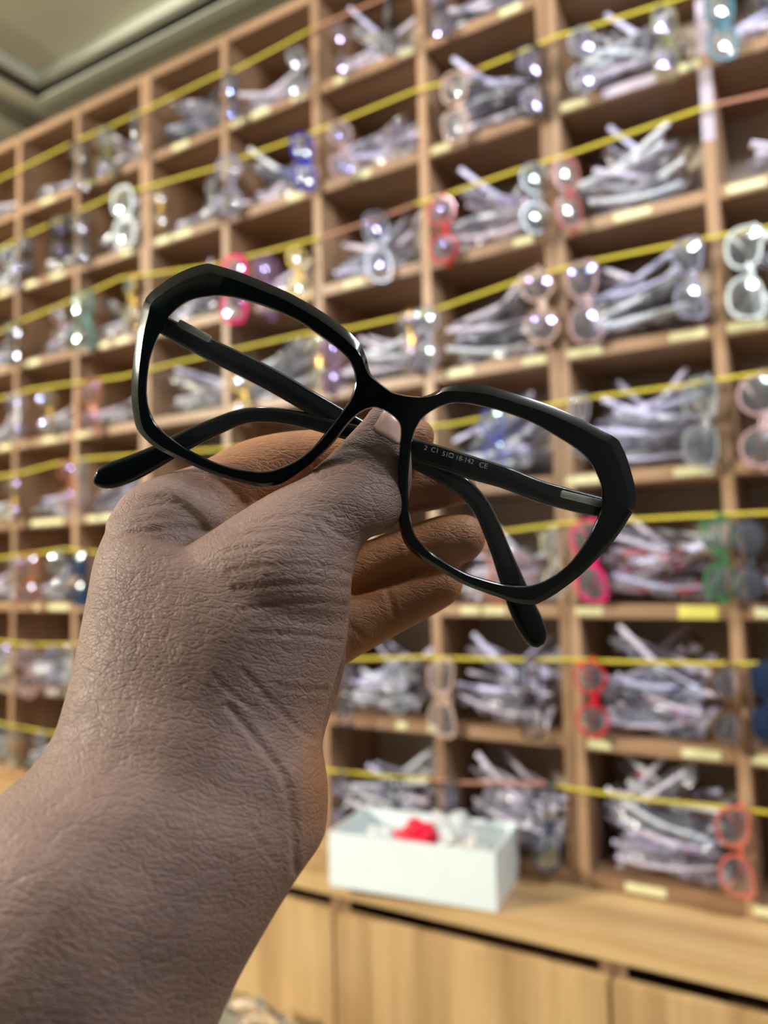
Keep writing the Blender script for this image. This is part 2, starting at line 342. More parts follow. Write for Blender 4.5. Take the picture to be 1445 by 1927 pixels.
FM = {'clear': acet('clear', srgb(215, 218, 222), 0.42), 'black': plain('frame_black', (0.006, 0.007, 0.009, 1), 0.15), 'gold': plain('frame_gold', srgb(214, 178, 92), 0.22, metal=0.9),
      'silver': plain('frame_silver', srgb(205, 208, 212), 0.2, metal=0.9), 'navy': acet('navy', srgb(40, 58, 88), 0.8), 'white': plain('frame_white', srgb(232, 242, 240), 0.3), 'blue': acet('blue', srgb(40, 46, 190), 0.85),
      'royal': acet('royal', srgb(60, 78, 200), 0.8), 'peach': acet('peach', srgb(240, 206, 186), 0.75), 'pink': acet('pink', srgb(236, 196, 196), 0.6), 'hotpink': plain('frame_hot_pink', srgb(246, 30, 120), 0.25), 'red': acet('red', srgb(222, 22, 44), 0.9),
      'brick': acet('brick', srgb(190, 48, 36), 0.85), 'coral': acet('coral', srgb(240, 120, 100), 0.8), 'teal': acet('teal', srgb(96, 170, 164), 0.75), 'aqua': acet('aqua', srgb(50, 120, 140), 0.75), 'green': acet('green', srgb(60, 140, 86), 0.8),
      'olive': acet('olive', srgb(186, 186, 120), 0.5), 'lilac': acet('lilac', srgb(196, 194, 224), 0.55), 'brown': acet('brown', srgb(140, 100, 70), 0.6), 'orange': acet('orange', srgb(232, 140, 84), 0.7), 'violet': acet('violet', srgb(176, 120, 190), 0.65),
      'smoke': acet('smoke', srgb(70, 72, 78), 0.7), 'cream': acet('cream', srgb(236, 226, 190), 0.7)}
NAMES = {'clear': 'clear', 'hotpink': 'hot pink', 'royal': 'royal blue', 'brick': 'brick red', 'smoke': 'smoky grey', 'blue': 'deep blue', 'aqua': 'blue-green', 'silver': 'silver-rimmed', 'gold': 'gold-rimmed'}
SN = {'round': 'round', 'square': 'square', 'cat': 'cat-eye', 'thick': 'thick-rimmed', 'wire': 'thin wire'}
HANG = {0: [(148, 262, 362, 'smoke', 'square', 50), (195, 235, 335, 'olive', 'cat', 35), (250, 205, 300, 'silver', 'wire', -30), (432, 132, 228, 'navy', 'square', 40), (560, 85, 188, 'clear', 'round', 60), (640, 32, 145, 'brown', 'round', 55), (727, -3, 110, 'black', 'square', -40), (820, -40, 75, 'navy', 'square', 20)],
 1: [(14, 462, 545, 'white', 'cat', 40), (48, 440, 520, 'black', 'square', 35), (110, 400, 490, 'black', 'thick', 50), (145, 395, 500, 'navy', 'square', 55), (229, 350, 468, 'white', 'thick', 15), (297, 350, 432, 'gold', 'wire', 50), (395, 330, 415, 'silver', 'round', -20), (430, 286, 410, 'lilac', 'round', 25), (567, 250, 360, 'blue', 'thick', 45), (638, 222, 340, 'pink', 'round', 30), (853, 132, 272, 'peach', 'square', 10), (993, 80, 225, 'black', 'thick', 30), (1095, 45, 182, 'clear', 'round', 25), (1248, 5, 150, 'olive', 'square', 40), (1350, -20, 117, 'aqua', 'thick', 25)],
 2: [(22, 600, 690, 'black', 'square', 45), (112, 572, 655, 'pink', 'round', 60), (156, 545, 658, 'teal', 'square', 30), (243, 513, 610, 'gold', 'wire', -10), (440, 480, 610, 'hotpink', 'thick', 20), (500, 475, 600, 'violet', 'round', 60), (558, 460, 572, 'gold', 'wire', 55), (703, 395, 535, 'smoke', 'square', 45), (828, 362, 502, 'red', 'round', 15), (1005, 300, 448, 'smoke', 'round', 40), (1062, 293, 436, 'brick', 'square', 40)],
 3: [(30, 735, 832, 'silver', 'wire', 60), (86, 728, 822, 'gold', 'round', 35), (170, 712, 820, 'orange', 'cat', 40), (455, 690, 800, 'gold', 'wire', 10), (590, 622, 740, 'gold', 'round', 20), (627, 630, 745, 'violet', 'round', 50), (765, 578, 705, 'gold', 'wire', 20), (802, 572, 700, 'lilac', 'round', 35), (1005, 500, 655, 'peach', 'round', 20), (1090, 488, 652, 'pink', 'cat', 20), (1290, 445, 605, 'lilac', 'cat', 20), (1397, 422, 606, 'white', 'cat', 12)],
 4: [(25, 890, 992, 'gold', 'round', 55), (130, 862, 962, 'orange', 'round', 60), (150, 862, 965, 'clear', 'round', -40), (925, 765, 890, 'royal', 'square', 30), (1090, 738, 862, 'clear', 'cat', 50), (1316, 704, 885, 'clear', 'square', 15), (1425, 696, 890, 'pink', 'round', 10)],
 5: [(30, 1045, 1140, 'silver', 'wire', 50), (57, 1040, 1148, 'orange', 'square', 60), (106, 1034, 1132, 'clear', 'round', 30), (148, 1036, 1146, 'navy', 'cat', 15), (925, 1005, 1140, 'orange', 'round', 60), (1038, 990, 1130, 'cream', 'round', 50), (1098, 975, 1137, 'hotpink', 'cat', 15), (1350, 965, 1137, 'green', 'round', 30), (1405, 968, 1138, 'smoke', 'round', 20)],
 6: [(8, 1210, 1305, 'cream', 'round', 60), (50, 1210, 1318, 'pink', 'round', 40), (95, 1214, 1312, 'lilac', 'round', 25), (127, 1210, 1300, 'cream', 'wire', 20), (655, 1245, 1370, 'smoke', 'square', 55), (740, 1240, 1350, 'clear', 'round', 30), (827, 1238, 1390, 'peach', 'cat', 10), (990, 1238, 1398, 'black', 'square', 60), (1108, 1236, 1394, 'red', 'round', 15), (1365, 1243, 1415, 'brown', 'round', 25), (1438, 1240, 1400, 'navy', 'cat', 35)],
 7: [(5, 1362, 1440, 'silver', 'round', 50), (30, 1366, 1452, 'gold', 'wire', 30), (76, 1374, 1445, 'clear', 'round', 20), (640, 1448, 1570, 'smoke', 'round', 50), (742, 1460, 1580, 'black', 'round', 35), (838, 1468, 1600, 'smoke', 'cat', 40), (1027, 1474, 1645, 'navy', 'square', 45), (1375, 1513, 1690, 'coral', 'cat', 15)]}
for r, lst in HANG.items():
    lst.sort(key=lambda q: q[0])
    for k, (x, y0, y1, col, sty, yaw) in enumerate(lst):
        Y = -0.018 - 0.02 * abs(math.sin(math.radians(yaw)))
        a = atY(x, y0, Y); b = atY(x, y1, Y); ln = (a - b).length; s = max(0.62, min(1.15, ln / 0.136))
        root = empty('hanging_eyeglasses', a)
        root.scale = (s, s, s)
        root.rotation_euler = (0, math.radians(random.uniform(-5, 3)), math.radians(yaw))
        # x of the photo follows the wall from left to right, tilt already measured from the two ends
        lab = NAMES.get(col, col) + ' ' + SN[sty] + ' eyeglasses hanging on the %s cord, %s pair from its left end' % (ORD[r], ['first', 'second', 'third', 'fourth', 'fifth', 'sixth', 'seventh', 'eighth', 'ninth', 'tenth', 'eleventh', 'twelfth', 'thirteenth', 'fourteenth', 'fifteenth'][k])
        tag(root, lab, 'eyeglasses', 'display eyeglasses hanging on the cords')
        fm, lens, tm = STY[sty]; m = FM[col]
        def child(nm, me, mt):
            if not me.materials: me.materials.append(mt)
            o = bpy.data.objects.new(nm, me); C.objects.link(o); o.parent = root; setmat(o, mt); return o
        child('front_frame', fm, m)
        lm = random.choice(LENSH)
        if col == 'navy' and sty == 'cat': lm = FM['navy']
        for l in lens: child('lens', l, lm)
        for t in tm: child('temple', t, m)

# ---------------------------------------------------------------- bagged eyeglasses piled in the cubbies
def sleeve_mesh(seed):
    rnd = random.Random(seed); bm = bmesh.new(); rings = []; nL, nR = 16, 18; L_ = 0.168
    for i in range(nL + 1):
        t = i / nL; x = (t - 0.5) * L_
        fat = math.sin(math.pi * min(1, max(0, (t - 0.02) / 0.93))) ** 0.55 if t < 0.95 else 0.25
        wdt = (0.028 + 0.006 * rnd.uniform(-1, 1)) * (0.75 + 0.35 * math.sin(seed + t * 4) ** 2); hgt = 0.001 + 0.0115 * fat
        ring = []
        for j in range(nR):
            a = 2 * math.pi * j / nR; y = math.cos(a) * wdt; z = math.sin(a) * hgt
            q = noise.noise(Vector((x * 45 + seed * 9, y * 60, z * 60 + seed))) * 0.011 + noise.noise(Vector((x * 130, y * 130 + seed, z * 90))) * 0.006
            ring.append((x + 0.5 * q, y + q * 0.7, z + q + 0.002 * math.sin(x * 40 + seed)))
        rings.append(ring)
    add_rings(bm, rings)
    return bm_mesh(bm, 'clear_sleeve', True, 35)
def folded_mesh(seed):
    """a folded pair lying flat: front and both temples, laid along X"""
    rnd = random.Random(seed * 3 + 1); style = ['round', 'square', 'cat', 'square'][seed % 4]; me = STY[style][0]
    bm = bmesh.new(); bm.from_mesh(me)
    for t in STY[style][2]: bm.from_mesh(t)
    rot = Matrix.Rotation(math.radians(90), 4, 'Y')
    for v in bm.verts:
        c = v.co; v.co = Vector((c.z + 0.068, c.x, -c.y + 0.006)) * 0.98
    return bm_mesh(bm, 'folded_frame', True, 50)
def guard_mesh(seed, sg):
    rnd = random.Random(seed * 5 + sg); bm = bmesh.new()
    an = math.radians(rnd.uniform(4, 34)) * sg; tl_ = math.radians(rnd.uniform(-4, 16)); y0 = 0.010 * sg; z0 = 0.010 + 0.004 * sg
    path = [(-0.072 + 0.155 * t, y0 + 0.155 * (t - 0.4) * math.sin(an) * 0.5 + 0.010 * sg * math.sin(t * 3), z0 + 0.155 * max(0, t - 0.35) * math.sin(tl_) + (0.008 * t * t)) for t in (0, .25, .5, .75, 1)]
    if sg < 0: path = [(-x, y, z) for x, y, z in path]
    sweep(bm, catmull(path, 5), 0.0050, 0.0105, Vector((0, 0, 1)), 8)
    return bm_mesh(bm, 'foam_guard', True)
NV = 6
SL = [sleeve_mesh(i) for i in range(NV)]; FO = [folded_mesh(i) for i in range(4)]; GU = [(guard_mesh(i, 1), guard_mesh(i, -1)) for i in range(NV)]
for l_, m_ in ((SL, SLEEVE[0]), (FO, FM['black'])):
    for me in l_:
        me.materials.clear(); me.materials.append(m_)
for a, b in GU:
    a.materials.append(GUARD[0]); b.materials.append(GUARD[0])
CELLCOL = {}
def palette(r, c):
    P = {(1, 5): ['smoke', 'black', 'smoke'], (1, 4): ['pink', 'clear', 'lilac'], (2, 5): ['violet', 'smoke', 'pink'], (2, 6): ['navy', 'clear', 'aqua'], (2, 7): ['navy', 'violet', 'smoke'], (1, 6): ['smoke', 'lilac', 'violet'], (3, 6): ['black', 'olive', 'smoke'], (3, 5): ['black', 'smoke'],
         (4, 6): ['violet', 'brown', 'clear'], (4, 5): ['royal', 'blue', 'clear'], (5, 6): ['hotpink', 'black', 'red'], (5, 5): ['red', 'black', 'orange'], (6, 6): ['black', 'violet', 'navy'], (6, 5): ['black', 'smoke', 'navy'], (6, 4): ['navy', 'green', 'clear'], (7, 6): ['smoke', 'red', 'violet'],
         (7, 5): ['navy', 'black'], (7, 4): ['black', 'green'], (0, 2): ['black', 'navy'], (0, 5): ['aqua', 'smoke', 'black'], (1, 7): ['smoke', 'navy'], (1, 3): ['royal', 'clear'], (3, 7): ['smoke', 'navy'], (7, 7): ['navy', 'black'], (6, 7): ['navy', 'smoke']}
    return P.get((r, c), ['clear', 'smoke', 'silver', 'gold'] if c < 3 else ['clear', 'smoke', 'lilac'])
# how many sleeves lie in each cubby (row, column): the ones hidden behind the hand are left out
CNT = {}
for r in range(8):
    for c in range(-1, 9): CNT[(r, c)] = {-1: 2, 0: 3, 1: 4, 2: 5, 3: 5, 4: 6, 5: 7, 6: 9, 7: 5, 8: 0}[c]
for k in [(5, 1), (5, 2), (5, 3), (6, 1), (6, 2), (6, 3), (7, 1), (7, 2), (7, 3), (4, 3)]: CNT[k] = 0
for k, v in {(0, 6): 0, (0, 7): 0, (4, 2): 2, (4, 4): 4, (0, 5): 6, (7, -1): 2, (0, 3): 3, (0, 0): 2, (0, 4): 4, (2, 7): 3, (4, 7): 2, (1, 0): 1, (1, 2): 3, (2, 3): 2, (3, 1): 3, (3, 2): 4, (0, 2): 8, (7, 6): 11, (6, 6): 10}.items(): CNT[k] = v
COLN = {-1: 'leftmost', 0: 'second', 1: 'third', 2: 'fourth', 3: 'fifth', 4: 'sixth', 5: 'seventh', 6: 'eighth', 7: 'ninth'}
tot = 0
for (r, c), n in CNT.items():
    if n == 0: continue
    rnd = random.Random(r * 31 + c * 7 + 5)
    x0 = colX[c] + 0.018; x1 = colX[c + 1] - 0.018; zf = rowZ[r] + 0.0105; cx = (x0 + x1) / 2; pal = palette(r, c)
    grp = 'sleeved eyeglasses in row %s, column %d' % (ORD[r], c + 2)
    for k in range(n):
        lay = k // 3; slot = k % 3
        yaw = rnd.uniform(-26, 26); pitch = rnd.uniform(-12, 12) + (lay > 0) * rnd.uniform(-12, 12); roll = rnd.uniform(-25, 35)
        yaw *= (0.8, 0.8, 0.5)[slot]; y = 0.038 + slot * 0.036 + rnd.uniform(-.006, .006); z = zf + 0.018 + lay * 0.026 + slot * 0.004 + 0.05 * abs(math.sin(math.radians(pitch))); xx = cx + rnd.uniform(-0.014, 0.014)
        pos = ['bottom', 'second', 'third', 'top'][lay] + ' layer ' + ['front', 'middle', 'back'][slot]
        if k == n - 1 and n > 3:
            pitch = rnd.choice((-1, 1)) * rnd.uniform(26, 44); z = zf + 0.05 + 0.02 * lay; xx = cx; yaw *= 0.4; pos = 'steeply tilted'
        elif k == n - 2 and n > 4:
            pitch = rnd.choice((-1, 1)) * rnd.uniform(18, 34); z += 0.012; pos += ' tilted'
        if lay == 0 and slot == 0: roll = rnd.uniform(20, 50); z += 0.006
        v = rnd.randrange(NV)
        root = empty('bagged_eyeglasses', (xx, y, z)); root.rotation_euler = (math.radians(roll), math.radians(pitch), math.radians(yaw)); s = rnd.uniform(0.86, 0.98); root.scale = (s, s, s)
        fcol = rnd.choice(pal)
        tag(root, 'clear sleeve of %s eyeglasses, %s, in %s row %s column cubby' % (NAMES.get(fcol, fcol), pos, ORD[r], COLN[c]), 'bagged eyeglasses', grp)
        o = bpy.data.objects.new('clear_sleeve', SL[v]); C.objects.link(o); o.parent = root; setmat(o, rnd.choice(SLEEVE))
        o = bpy.data.objects.new('folded_frame', FO[rnd.randrange(4)]); C.objects.link(o); o.parent = root; setmat(o, FM[fcol])
        g = rnd.choice(GUARD)
        for me in GU[v]:
            if c >= 3 or me is GU[v][0]:
                o = bpy.data.objects.new('foam_guard', me); C.objects.link(o); o.parent = root; setmat(o, g)
        tot += 1
print('SLEEVES', tot)

# ---------------------------------------------------------------- worktop and base cabinets
YF = -0.150
wt = box('worktop', (XL + .002, YF, CT - 0.030), (XR - .002, 0.198, CT - 0.0005), W_TOP, None, 0.002)
tag(wt, 'long light brown wooden worktop carrying the cubby shelves', 'worktop')
gx0 = atY(635, 1820, YF).x; gx1 = atY(1152, 1890, YF).x; dw = gx1 - gx0
dz1 = atY(1157, 1842, YF - .0).z
BL = ['light wood base cabinet under the worktop, far left behind the forearm', 'light wood base cabinet under the worktop, left door beside the wrist', 'light wood base cabinet under the worktop, centre door below the white box', 'light wood base cabinet under the worktop, right door in the corner', 'light wood base cabinet under the worktop, beyond the right edge']
x = gx0 - 2 * dw
for k in range(5):
    xa = x + k * dw; xb = xa + dw
    if xb > XR: break
    root = empty('base_cabinet', ((xa + xb) / 2, 0.0, 0.0)); tag(root, BL[k], 'cabinet', 'base cabinets under the worktop'); o = root.location
    bm = bmesh.new()
    zc = CT - 0.031
    for (lo, hi) in (((xa + .001, YF + .012, 0.06), (xa + .018, 0.19, zc)), ((xb - .018, YF + .012, 0.06), (xb - .001, 0.19, zc)), ((xa + .018, 0.18, 0.06), (xb - .018, 0.19, zc)), ((xa + .018, YF + .02, 0.06), (xb - .018, 0.18, 0.078)), ((xa + .018, YF + .13, zc - 0.09), (xb - .018, YF + .145, zc)), ((xa + .001, YF + .06, 0.0), (xb - .001, YF + 0.075, 0.06))):
        add_box(bm, [lo[i] - o[i] for i in range(3)], [hi[i] - o[i] for i in range(3)])
    link('body', bm_mesh(bm, 'cabinet_body'), W_V, root)
    box('door', (xa + .002 - o.x, YF - .008, 0.07), (xb - .002 - o.x, YF + .010, dz1), W_DOOR, root, 0.0012)

# ---------------------------------------------------------------- white box with packing on the worktop
ZT = CT
q = [atZ(620, 1667, ZT), atZ(935, 1717, ZT)]
bl, br = q; ux = (br - bl); LX = ux.length; ux.normalize(); uy = Vector((-ux.y, ux.x, 0))
H = 0.083
# find the depth from the far top edge of the box
rb = ray(982, 1551); far = CP + rb * ((ZT + H - CP.z) / rb.z); LY = max(0.10, (far - br).dot(uy))
bk = CP + ray(694, 1518) * ((ZT + H - CP.z) / ray(694, 1518).z)
print('BOX', bl, br, LX, LY, far, bk)
LY = min(LY, 0.15)
root = empty('white_box', bl + Vector((0, 0, 0.0002))); root.rotation_euler = (0, 0, math.atan2(ux.y, ux.x)); tag(root, 'open white cardboard box holding plastic packing on the worktop', 'box')
bm = bmesh.new(); t = 0.003
add_box(bm, (0, 0, 0), (LX, LY, t)); add_box(bm, (0, 0, t), (LX, t, H)); add_box(bm, (0, LY - t, t), (LX, LY, H)); add_box(bm, (0, t, t), (t, LY - t, H)); add_box(bm, (LX - t, t, t), (LX, LY - t, H))
link('tray', bm_mesh(bm, 'tray'), CARD, root)
def crumple(name, loc, r, m, seed, squash=0.7, amp=0.5, label=None, cat=None, sc=(1, 1, 1)):
    bm = bmesh.new(); bmesh.ops.create_icosphere(bm, subdivisions=5, radius=1.0)
    for v in bm.verts:
        p = v.co.copy(); k = 1 + amp * noise.noise(p * 1.7 + Vector((seed, 0, 0))) + amp * .5 * noise.noise(p * 4.5 + Vector((0, seed, 0))) - amp * 0.35 * abs(noise.noise(p * 8 + Vector((0, 0, seed))))
        v.co = Vector((p.x * sc[0], p.y * sc[1], p.z * squash * sc[2])) * (r * k)
    o = link(name, bm_mesh(bm, name, True, 40), m); o.location = loc; tag(o, label, cat); return o
def inbox(fx, fy, z): return bl + ux * (LX * fx) + uy * (LY * fy) + Vector((0, 0, z))
PLW = film('packing_film', (0.97, 0.97, 0.97, 1), (0.92, 0.94, 0.95, 1), 0.5, (1, 1, 1), 0.15, 1.5, 0.8)
PLC = film('packing_film_beige', (0.97, 0.95, 0.93, 1), (0.9, 0.82, 0.74, 1), 0.55, (1, 1, 1), 0.15, 1.5, 0.8)
crumple('plastic_bag', inbox(0.27, 0.46, 0.050), 0.035, PLW, 2.0, 0.8, label='crumpled clear plastic bag in the white box, left of the red packet', cat='bag', sc=(1.25, 1, 1))
crumple('red_packet', inbox(0.49, 0.40, 0.076), 0.023, plain('red_plastic', srgb(225, 20, 60), 0.25), 5.0, 0.85, label='small crumpled red packet on top of the packing in the white box', cat='packet', sc=(1.35, 1, 1))
crumple('plastic_bag', inbox(0.66, 0.60, 0.070), 0.038, PLW, 8.0, 0.85, label='crumpled clear plastic bag heaped at the back of the white box', cat='bag', sc=(1.2, 0.9, 1))
crumple('plastic_bag', inbox(0.78, 0.42, 0.054), 0.030, PLC, 11.0, 0.8, label='beige tinted plastic bag in the right end of the white box', cat='bag', sc=(1.2, 1, 1))
# large clear bag standing on the floor before the cabinets, only its top in the photograph
p = atY(480, 1925, -0.26)
bagbm = bmesh.new(); rings = []
hh = p.z + 0.012
for i in range(21):
    t = i / 20; z = t * hh; ring = []
    for j in range(40):
        a = 2 * math.pi * j / 40; w_ = 0.085 * (1 - 0.05 * t); d_ = 0.062 * (1 - 0.55 * t ** 3)
        n_ = 1 + 0.10 * noise.noise(Vector((math.cos(a) * 2, math.sin(a) * 2, z * 12))) + 0.05 * noise.noise(Vector((math.cos(a) * 6, math.sin(a) * 6, z * 30)))
        ring.append((math.cos(a) * w_ * n_, math.sin(a) * d_ * n_, z + (0.03 * noise.noise(Vector((math.cos(a) * 5, 5, math.sin(a) * 5))) - 0.016 * math.cos(a) if i == 20 else 0)))
    rings.append(ring)
add_rings(bagbm, rings)
bg = link('plastic_bag', bm_mesh(bagbm, 'plastic_bag', True, 40), film('shopping_film', (0.96, 0.96, 0.94, 1), (0.82, 0.82, 0.78, 1), 0.35, (1, 1, 1), 0.15, 1.5, 0.8)); bg.location = (p.x, -0.26, 0.0005)
tag(bg, 'milky clear plastic bag standing before the cabinet doors at the bottom edge', 'bag')

# ---------------------------------------------------------------- the eyeglasses held in the hand
OUT = [(275,560),(300,537),(323,521),(342,511),(364,502),(388,496),(402,498),(450,512),(500,532),(540,549),(579,570),(616,593),(652,620),(676,645),(687,667),(692,684),(697,701),(708,715),(735,736),(750,741),(764,744),(791,746),(810,741.5),(833,730),(856,724),(879,722),(916,726),(950,735),(991,748),(1030,761),(1066,776),(1100,792),(1131,809),(1160,825),(1170,840),(1180,863),(1191,900),(1196,926),(1195,954),(1185,973),(1158,1014),(1120,1056),(1087,1087),(1045,1118),(1020,1132),(1004,1138),(968,1134),(935,1123),(900,1111),(869,1098),(823,1071),(781,1044),(761,1022),(752,993),(749,960),(748,928),(749,885),(751,845),(753,806),(745,789),(727,775),(710,768),(698,768),(679,776),(656,797),(625,837),(596,864),(563,889),(532,909),(510,915),(490,916),(469,912),(417,898),(375,882),(328,861),(292,842),(267,820),(255,801),(249,768),(247,729),(250,683),(257,629),(265,594)]
INL = [(298,634),(313,604),(328,586),(346,572),(362,564),(386,559),(412,557),(438,560),(479,571),(510,582),(541,595),(570,610),(593,626),(625,649),(649,670),(662,689),(667,707),(666,728),(658,752),(645,771),(616,809),(598,831),(580,849),(553,868),(521,882),(501,886),(479,886),(438,880),(396,866),(355,846),(323,825),(296,800),(282,772),(277,745),(277,720),(279,698),(284,671)]
INR = [(789,795),(797,785),(810,775),(829,765),(843,761),(858,759),(887,761),(928,770),(955,778),(1002,796),(1043,819),(1085,846),(1110,871),(1124,896),(1131,917),(1132,942),(1127,965),(1116,990),(1103,1015),(1076,1054),(1045,1081),(1016,1096),(987,1103),(948,1099),(900,1086),(869,1074),(823,1047),(790,1018),(776,991),(769,951),(768,908),(770,875),(773,845),(779,816)]
FD = 0.2050
def bow(x, y): u = (0.927 * x + 0.375 * y - 971) * FD / F; return 0.9 * u * u
GC = at(745, 850, FD)
def fp(x, y, dz): return at(x, y, FD + bow(x, y) + dz) - GC
def offset(pts, fw):
    n = len(pts); A = sum(pts[i][0] * pts[(i + 1) % n][1] - pts[(i + 1) % n][0] * pts[i][1] for i in range(n)); sg = 1 if A > 0 else -1; out = []
    for i in range(n):
        (x0, y0), (x1, y1) = pts[i - 2 if i >= 2 else i - 2 + n][:2], pts[(i + 2) % n][:2]
        tx, ty = x1 - x0, y1 - y0; l = math.hypot(tx, ty) + 1e-9; nx, ny = ty / l * sg, -tx / l * sg   # outward
        wv = fw(pts[i][0], pts[i][1], nx, ny); out.append((pts[i][0] + nx * wv, pts[i][1] + ny * wv))
    return out
outc = catmull(OUT, 3, True); inl = catmull(INL, 3, True); inr = catmull(INR, 3, True)
def wout(x, y, nx, ny):
    u = 0.927 * x + 0.375 * y - 971; nv = -0.375 * nx + 0.927 * ny; nu = 0.927 * nx + 0.375 * ny
    b = min(1, max(0, (abs(u) - 45) / 60.0)); side = max(0, nu * (1 if u > 0 else -1))
    return -(2.0 + b * (4.5 + 9.5 * max(0, -nv) + 7 * side))
eg = empty('held_eyeglasses', GC); tag(eg, 'glossy black thick-rimmed eyeglasses with folded temples, pinched between thumb and fingers', 'eyeglasses')
bm = bmesh.new()
def loop(pts, dz): return [bm.verts.new(fp(x, y, dz)) for x, y in pts]
def bridge(a, b):
    n = len(a)
    for i in range(n): bm.faces.new((a[i], a[(i + 1) % n], b[(i + 1) % n], b[i]))
ridge = offset(outc, wout); ridge2 = offset(outc, lambda *a: wout(*a) * 0.88)
o_f = loop(ridge, 0.0); o_f2 = loop(ridge2, 0.00015); o_m = loop(outc, 0.0019); o_m2 = loop(offset(outc, lambda *a: 0.0), 0.0030); o_b = loop(offset(outc, lambda *a: -2.0), 0.0041)
bridge(o_f, o_f2); bridge(o_f2, o_m); bridge(o_m, o_m2); bridge(o_m2, o_b)
fr_e = []; bk_e = []
def edges_of(l): return [bm.edges.get((l[i], l[(i + 1) % len(l)])) or bm.edges.new((l[i], l[(i + 1) % len(l)])) for i in range(len(l))]
fr_e += edges_of(o_f); bk_e += edges_of(o_b)
for inn in (inl, inr):
    a = loop(offset(inn, lambda *z: 3.6), 0.0); a2 = loop(offset(inn, lambda *z: 1.6), 0.0003); b = loop(inn, 0.0012); c = loop(inn, 0.0030); d = loop(offset(inn, lambda *z: 1.5), 0.0041)
    bridge(a, a2); bridge(a2, b); bridge(b, c); bridge(c, d); fr_e += edges_of(a); bk_e += edges_of(d)
bmesh.ops.triangle_fill(bm, edges=fr_e, use_beauty=True); bmesh.ops.triangle_fill(bm, edges=bk_e, use_beauty=True)
# hinge blocks wrap back at both outer corners
for (x, y) in ((296, 606), (1152, 948)):
    tx = 1 if x < 700 else -1
    pts = [fp(x, y, 0.003), fp(x + 1 * tx, y + .4 * tx, 0.007), fp(x + 3 * tx, y + 1 * tx, 0.0115)]
    sweep(bm, pts, 0.0045, 0.0062, R0 * 0.375 - R1 * -0.927, 10, 3)
bmesh.ops.remove_doubles(bm, verts=bm.verts, dist=1e-6)
me = bm_mesh(bm, 'front_frame', True, 24); link('front_frame', me, BLACKG, eg)
for inn, (lcx, lcy) in ((inl, (475, 722)), (inr, (950, 930))):
    bm = bmesh.new(); rings = []
    cv = bm.verts.new(fp(lcx, lcy, 0.0006))
    for t in (0.2, 0.4, 0.6, 0.8, 1.0):
        rings.append([bm.verts.new(fp(lcx + (x - lcx) * t, lcy + (y - lcy) * t, 0.0006 + 0.0014 * t * t)) for x, y in inn])
    n = len(inn)
    for i in range(n): bm.faces.new((cv, rings[0][i], rings[0][(i + 1) % n]))
    for a, b in zip(rings, rings[1:]):
        for i in range(n): bm.faces.new((a[i], a[(i + 1) % n], b[(i + 1) % n], b[i]))
    link('lens', bm_mesh(bm, 'lens', True), LENSG, eg)
def temple(path, name='temple'):
    """path: x, y, depth, width in pixels"""
    pts = catmull(path, 5); bm = bmesh.new(); rings = []
    for i, p in enumerate(pts):
        a = pts[max(0, i - 1)]; b = pts[min(len(pts) - 1, i + 1)]; tx, ty = b[0] - a[0], b[1] - a[1]; l = math.hypot(tx, ty); nx, ny = -ty / l, tx / l
        c = at(p[0], p[1], p[2]) - GC; e = at(p[0] + nx * p[3] / 2, p[1] + ny * p[3] / 2, p[2]) - GC - c; dv = ray(p[0], p[1]).normalized()
        th = 0.0016 * min(1.0, p[3] / 30)
        rings.append([c + e * (abs(math.cos(q)) ** 0.6 * (1 if math.cos(q) >= 0 else -1)) + dv * th * (abs(math.sin(q)) ** 0.8 * (1 if math.sin(q) >= 0 else -1)) for q in [2 * math.pi * j / 20 for j in range(20)]])
    add_rings(bm, rings); return link(name, bm_mesh(bm, name, True, 60), BLACKG, eg)
TLP = [(303,609,.2165,34),(345,632,.2172,38),(400,660,.2182,41),(500,709,.2205,43),(600,766,.2222,42),(700,822,.2240,40),(790,868,.2252,38),(850,902,.2258,37),(880,924,.2262,36),(906,955,.2266,35),(925,995,.2270,36),(943,1040,.2275,38),(962,1090,.228,45),(980,1137,.2284,50),(996,1172,.2286,52),(1008,1196,.2288,46),(1014,1208,.2288,34),(1018,1215,.2288,16)]
TRP = [(1150,957,.2155,34),(1110,950,.216,40),(1020,926,.217,41),(950,899,.218,42),(887,880,.219,44),(800,852,.220,42),(700,824,.2212,36),(640,808,.222,32),(560,787,.2228,30),(500,780,.2235,29),(455,784,.2240,30),(405,803,.2244,34),(350,829,.2247,38),(300,856,.2249,42),(250,880,.225,49),(215,893,.225,50),(196,898,.225,44),(183,899,.225,33),(177,898,.225,18)]
tl = temple(TLP); tr = temple(TRP)
def metalbar(p0, p1, w_, d, par):
    bm = bmesh.new(); a = at(p0[0], p0[1], d) - GC; b = at(p1[0], p1[1], d) - GC; mid = a.lerp(b, 0.5)
    sweep(bm, [a, a.lerp(b, .04), a.lerp(b, .96), b], w_, 0.0007, R2, 12, 6, [0.8, 1, 1, 0.8]); 
    s = bmesh.new()
    link('hinge', bm_mesh(bm, 'hinge', True, 30), SILVER, par)
metalbar((336, 607), (396, 639), 0.0021, 0.2149, tl); metalbar((1055, 929), (1132, 948), 0.0021, 0.2138, tr)
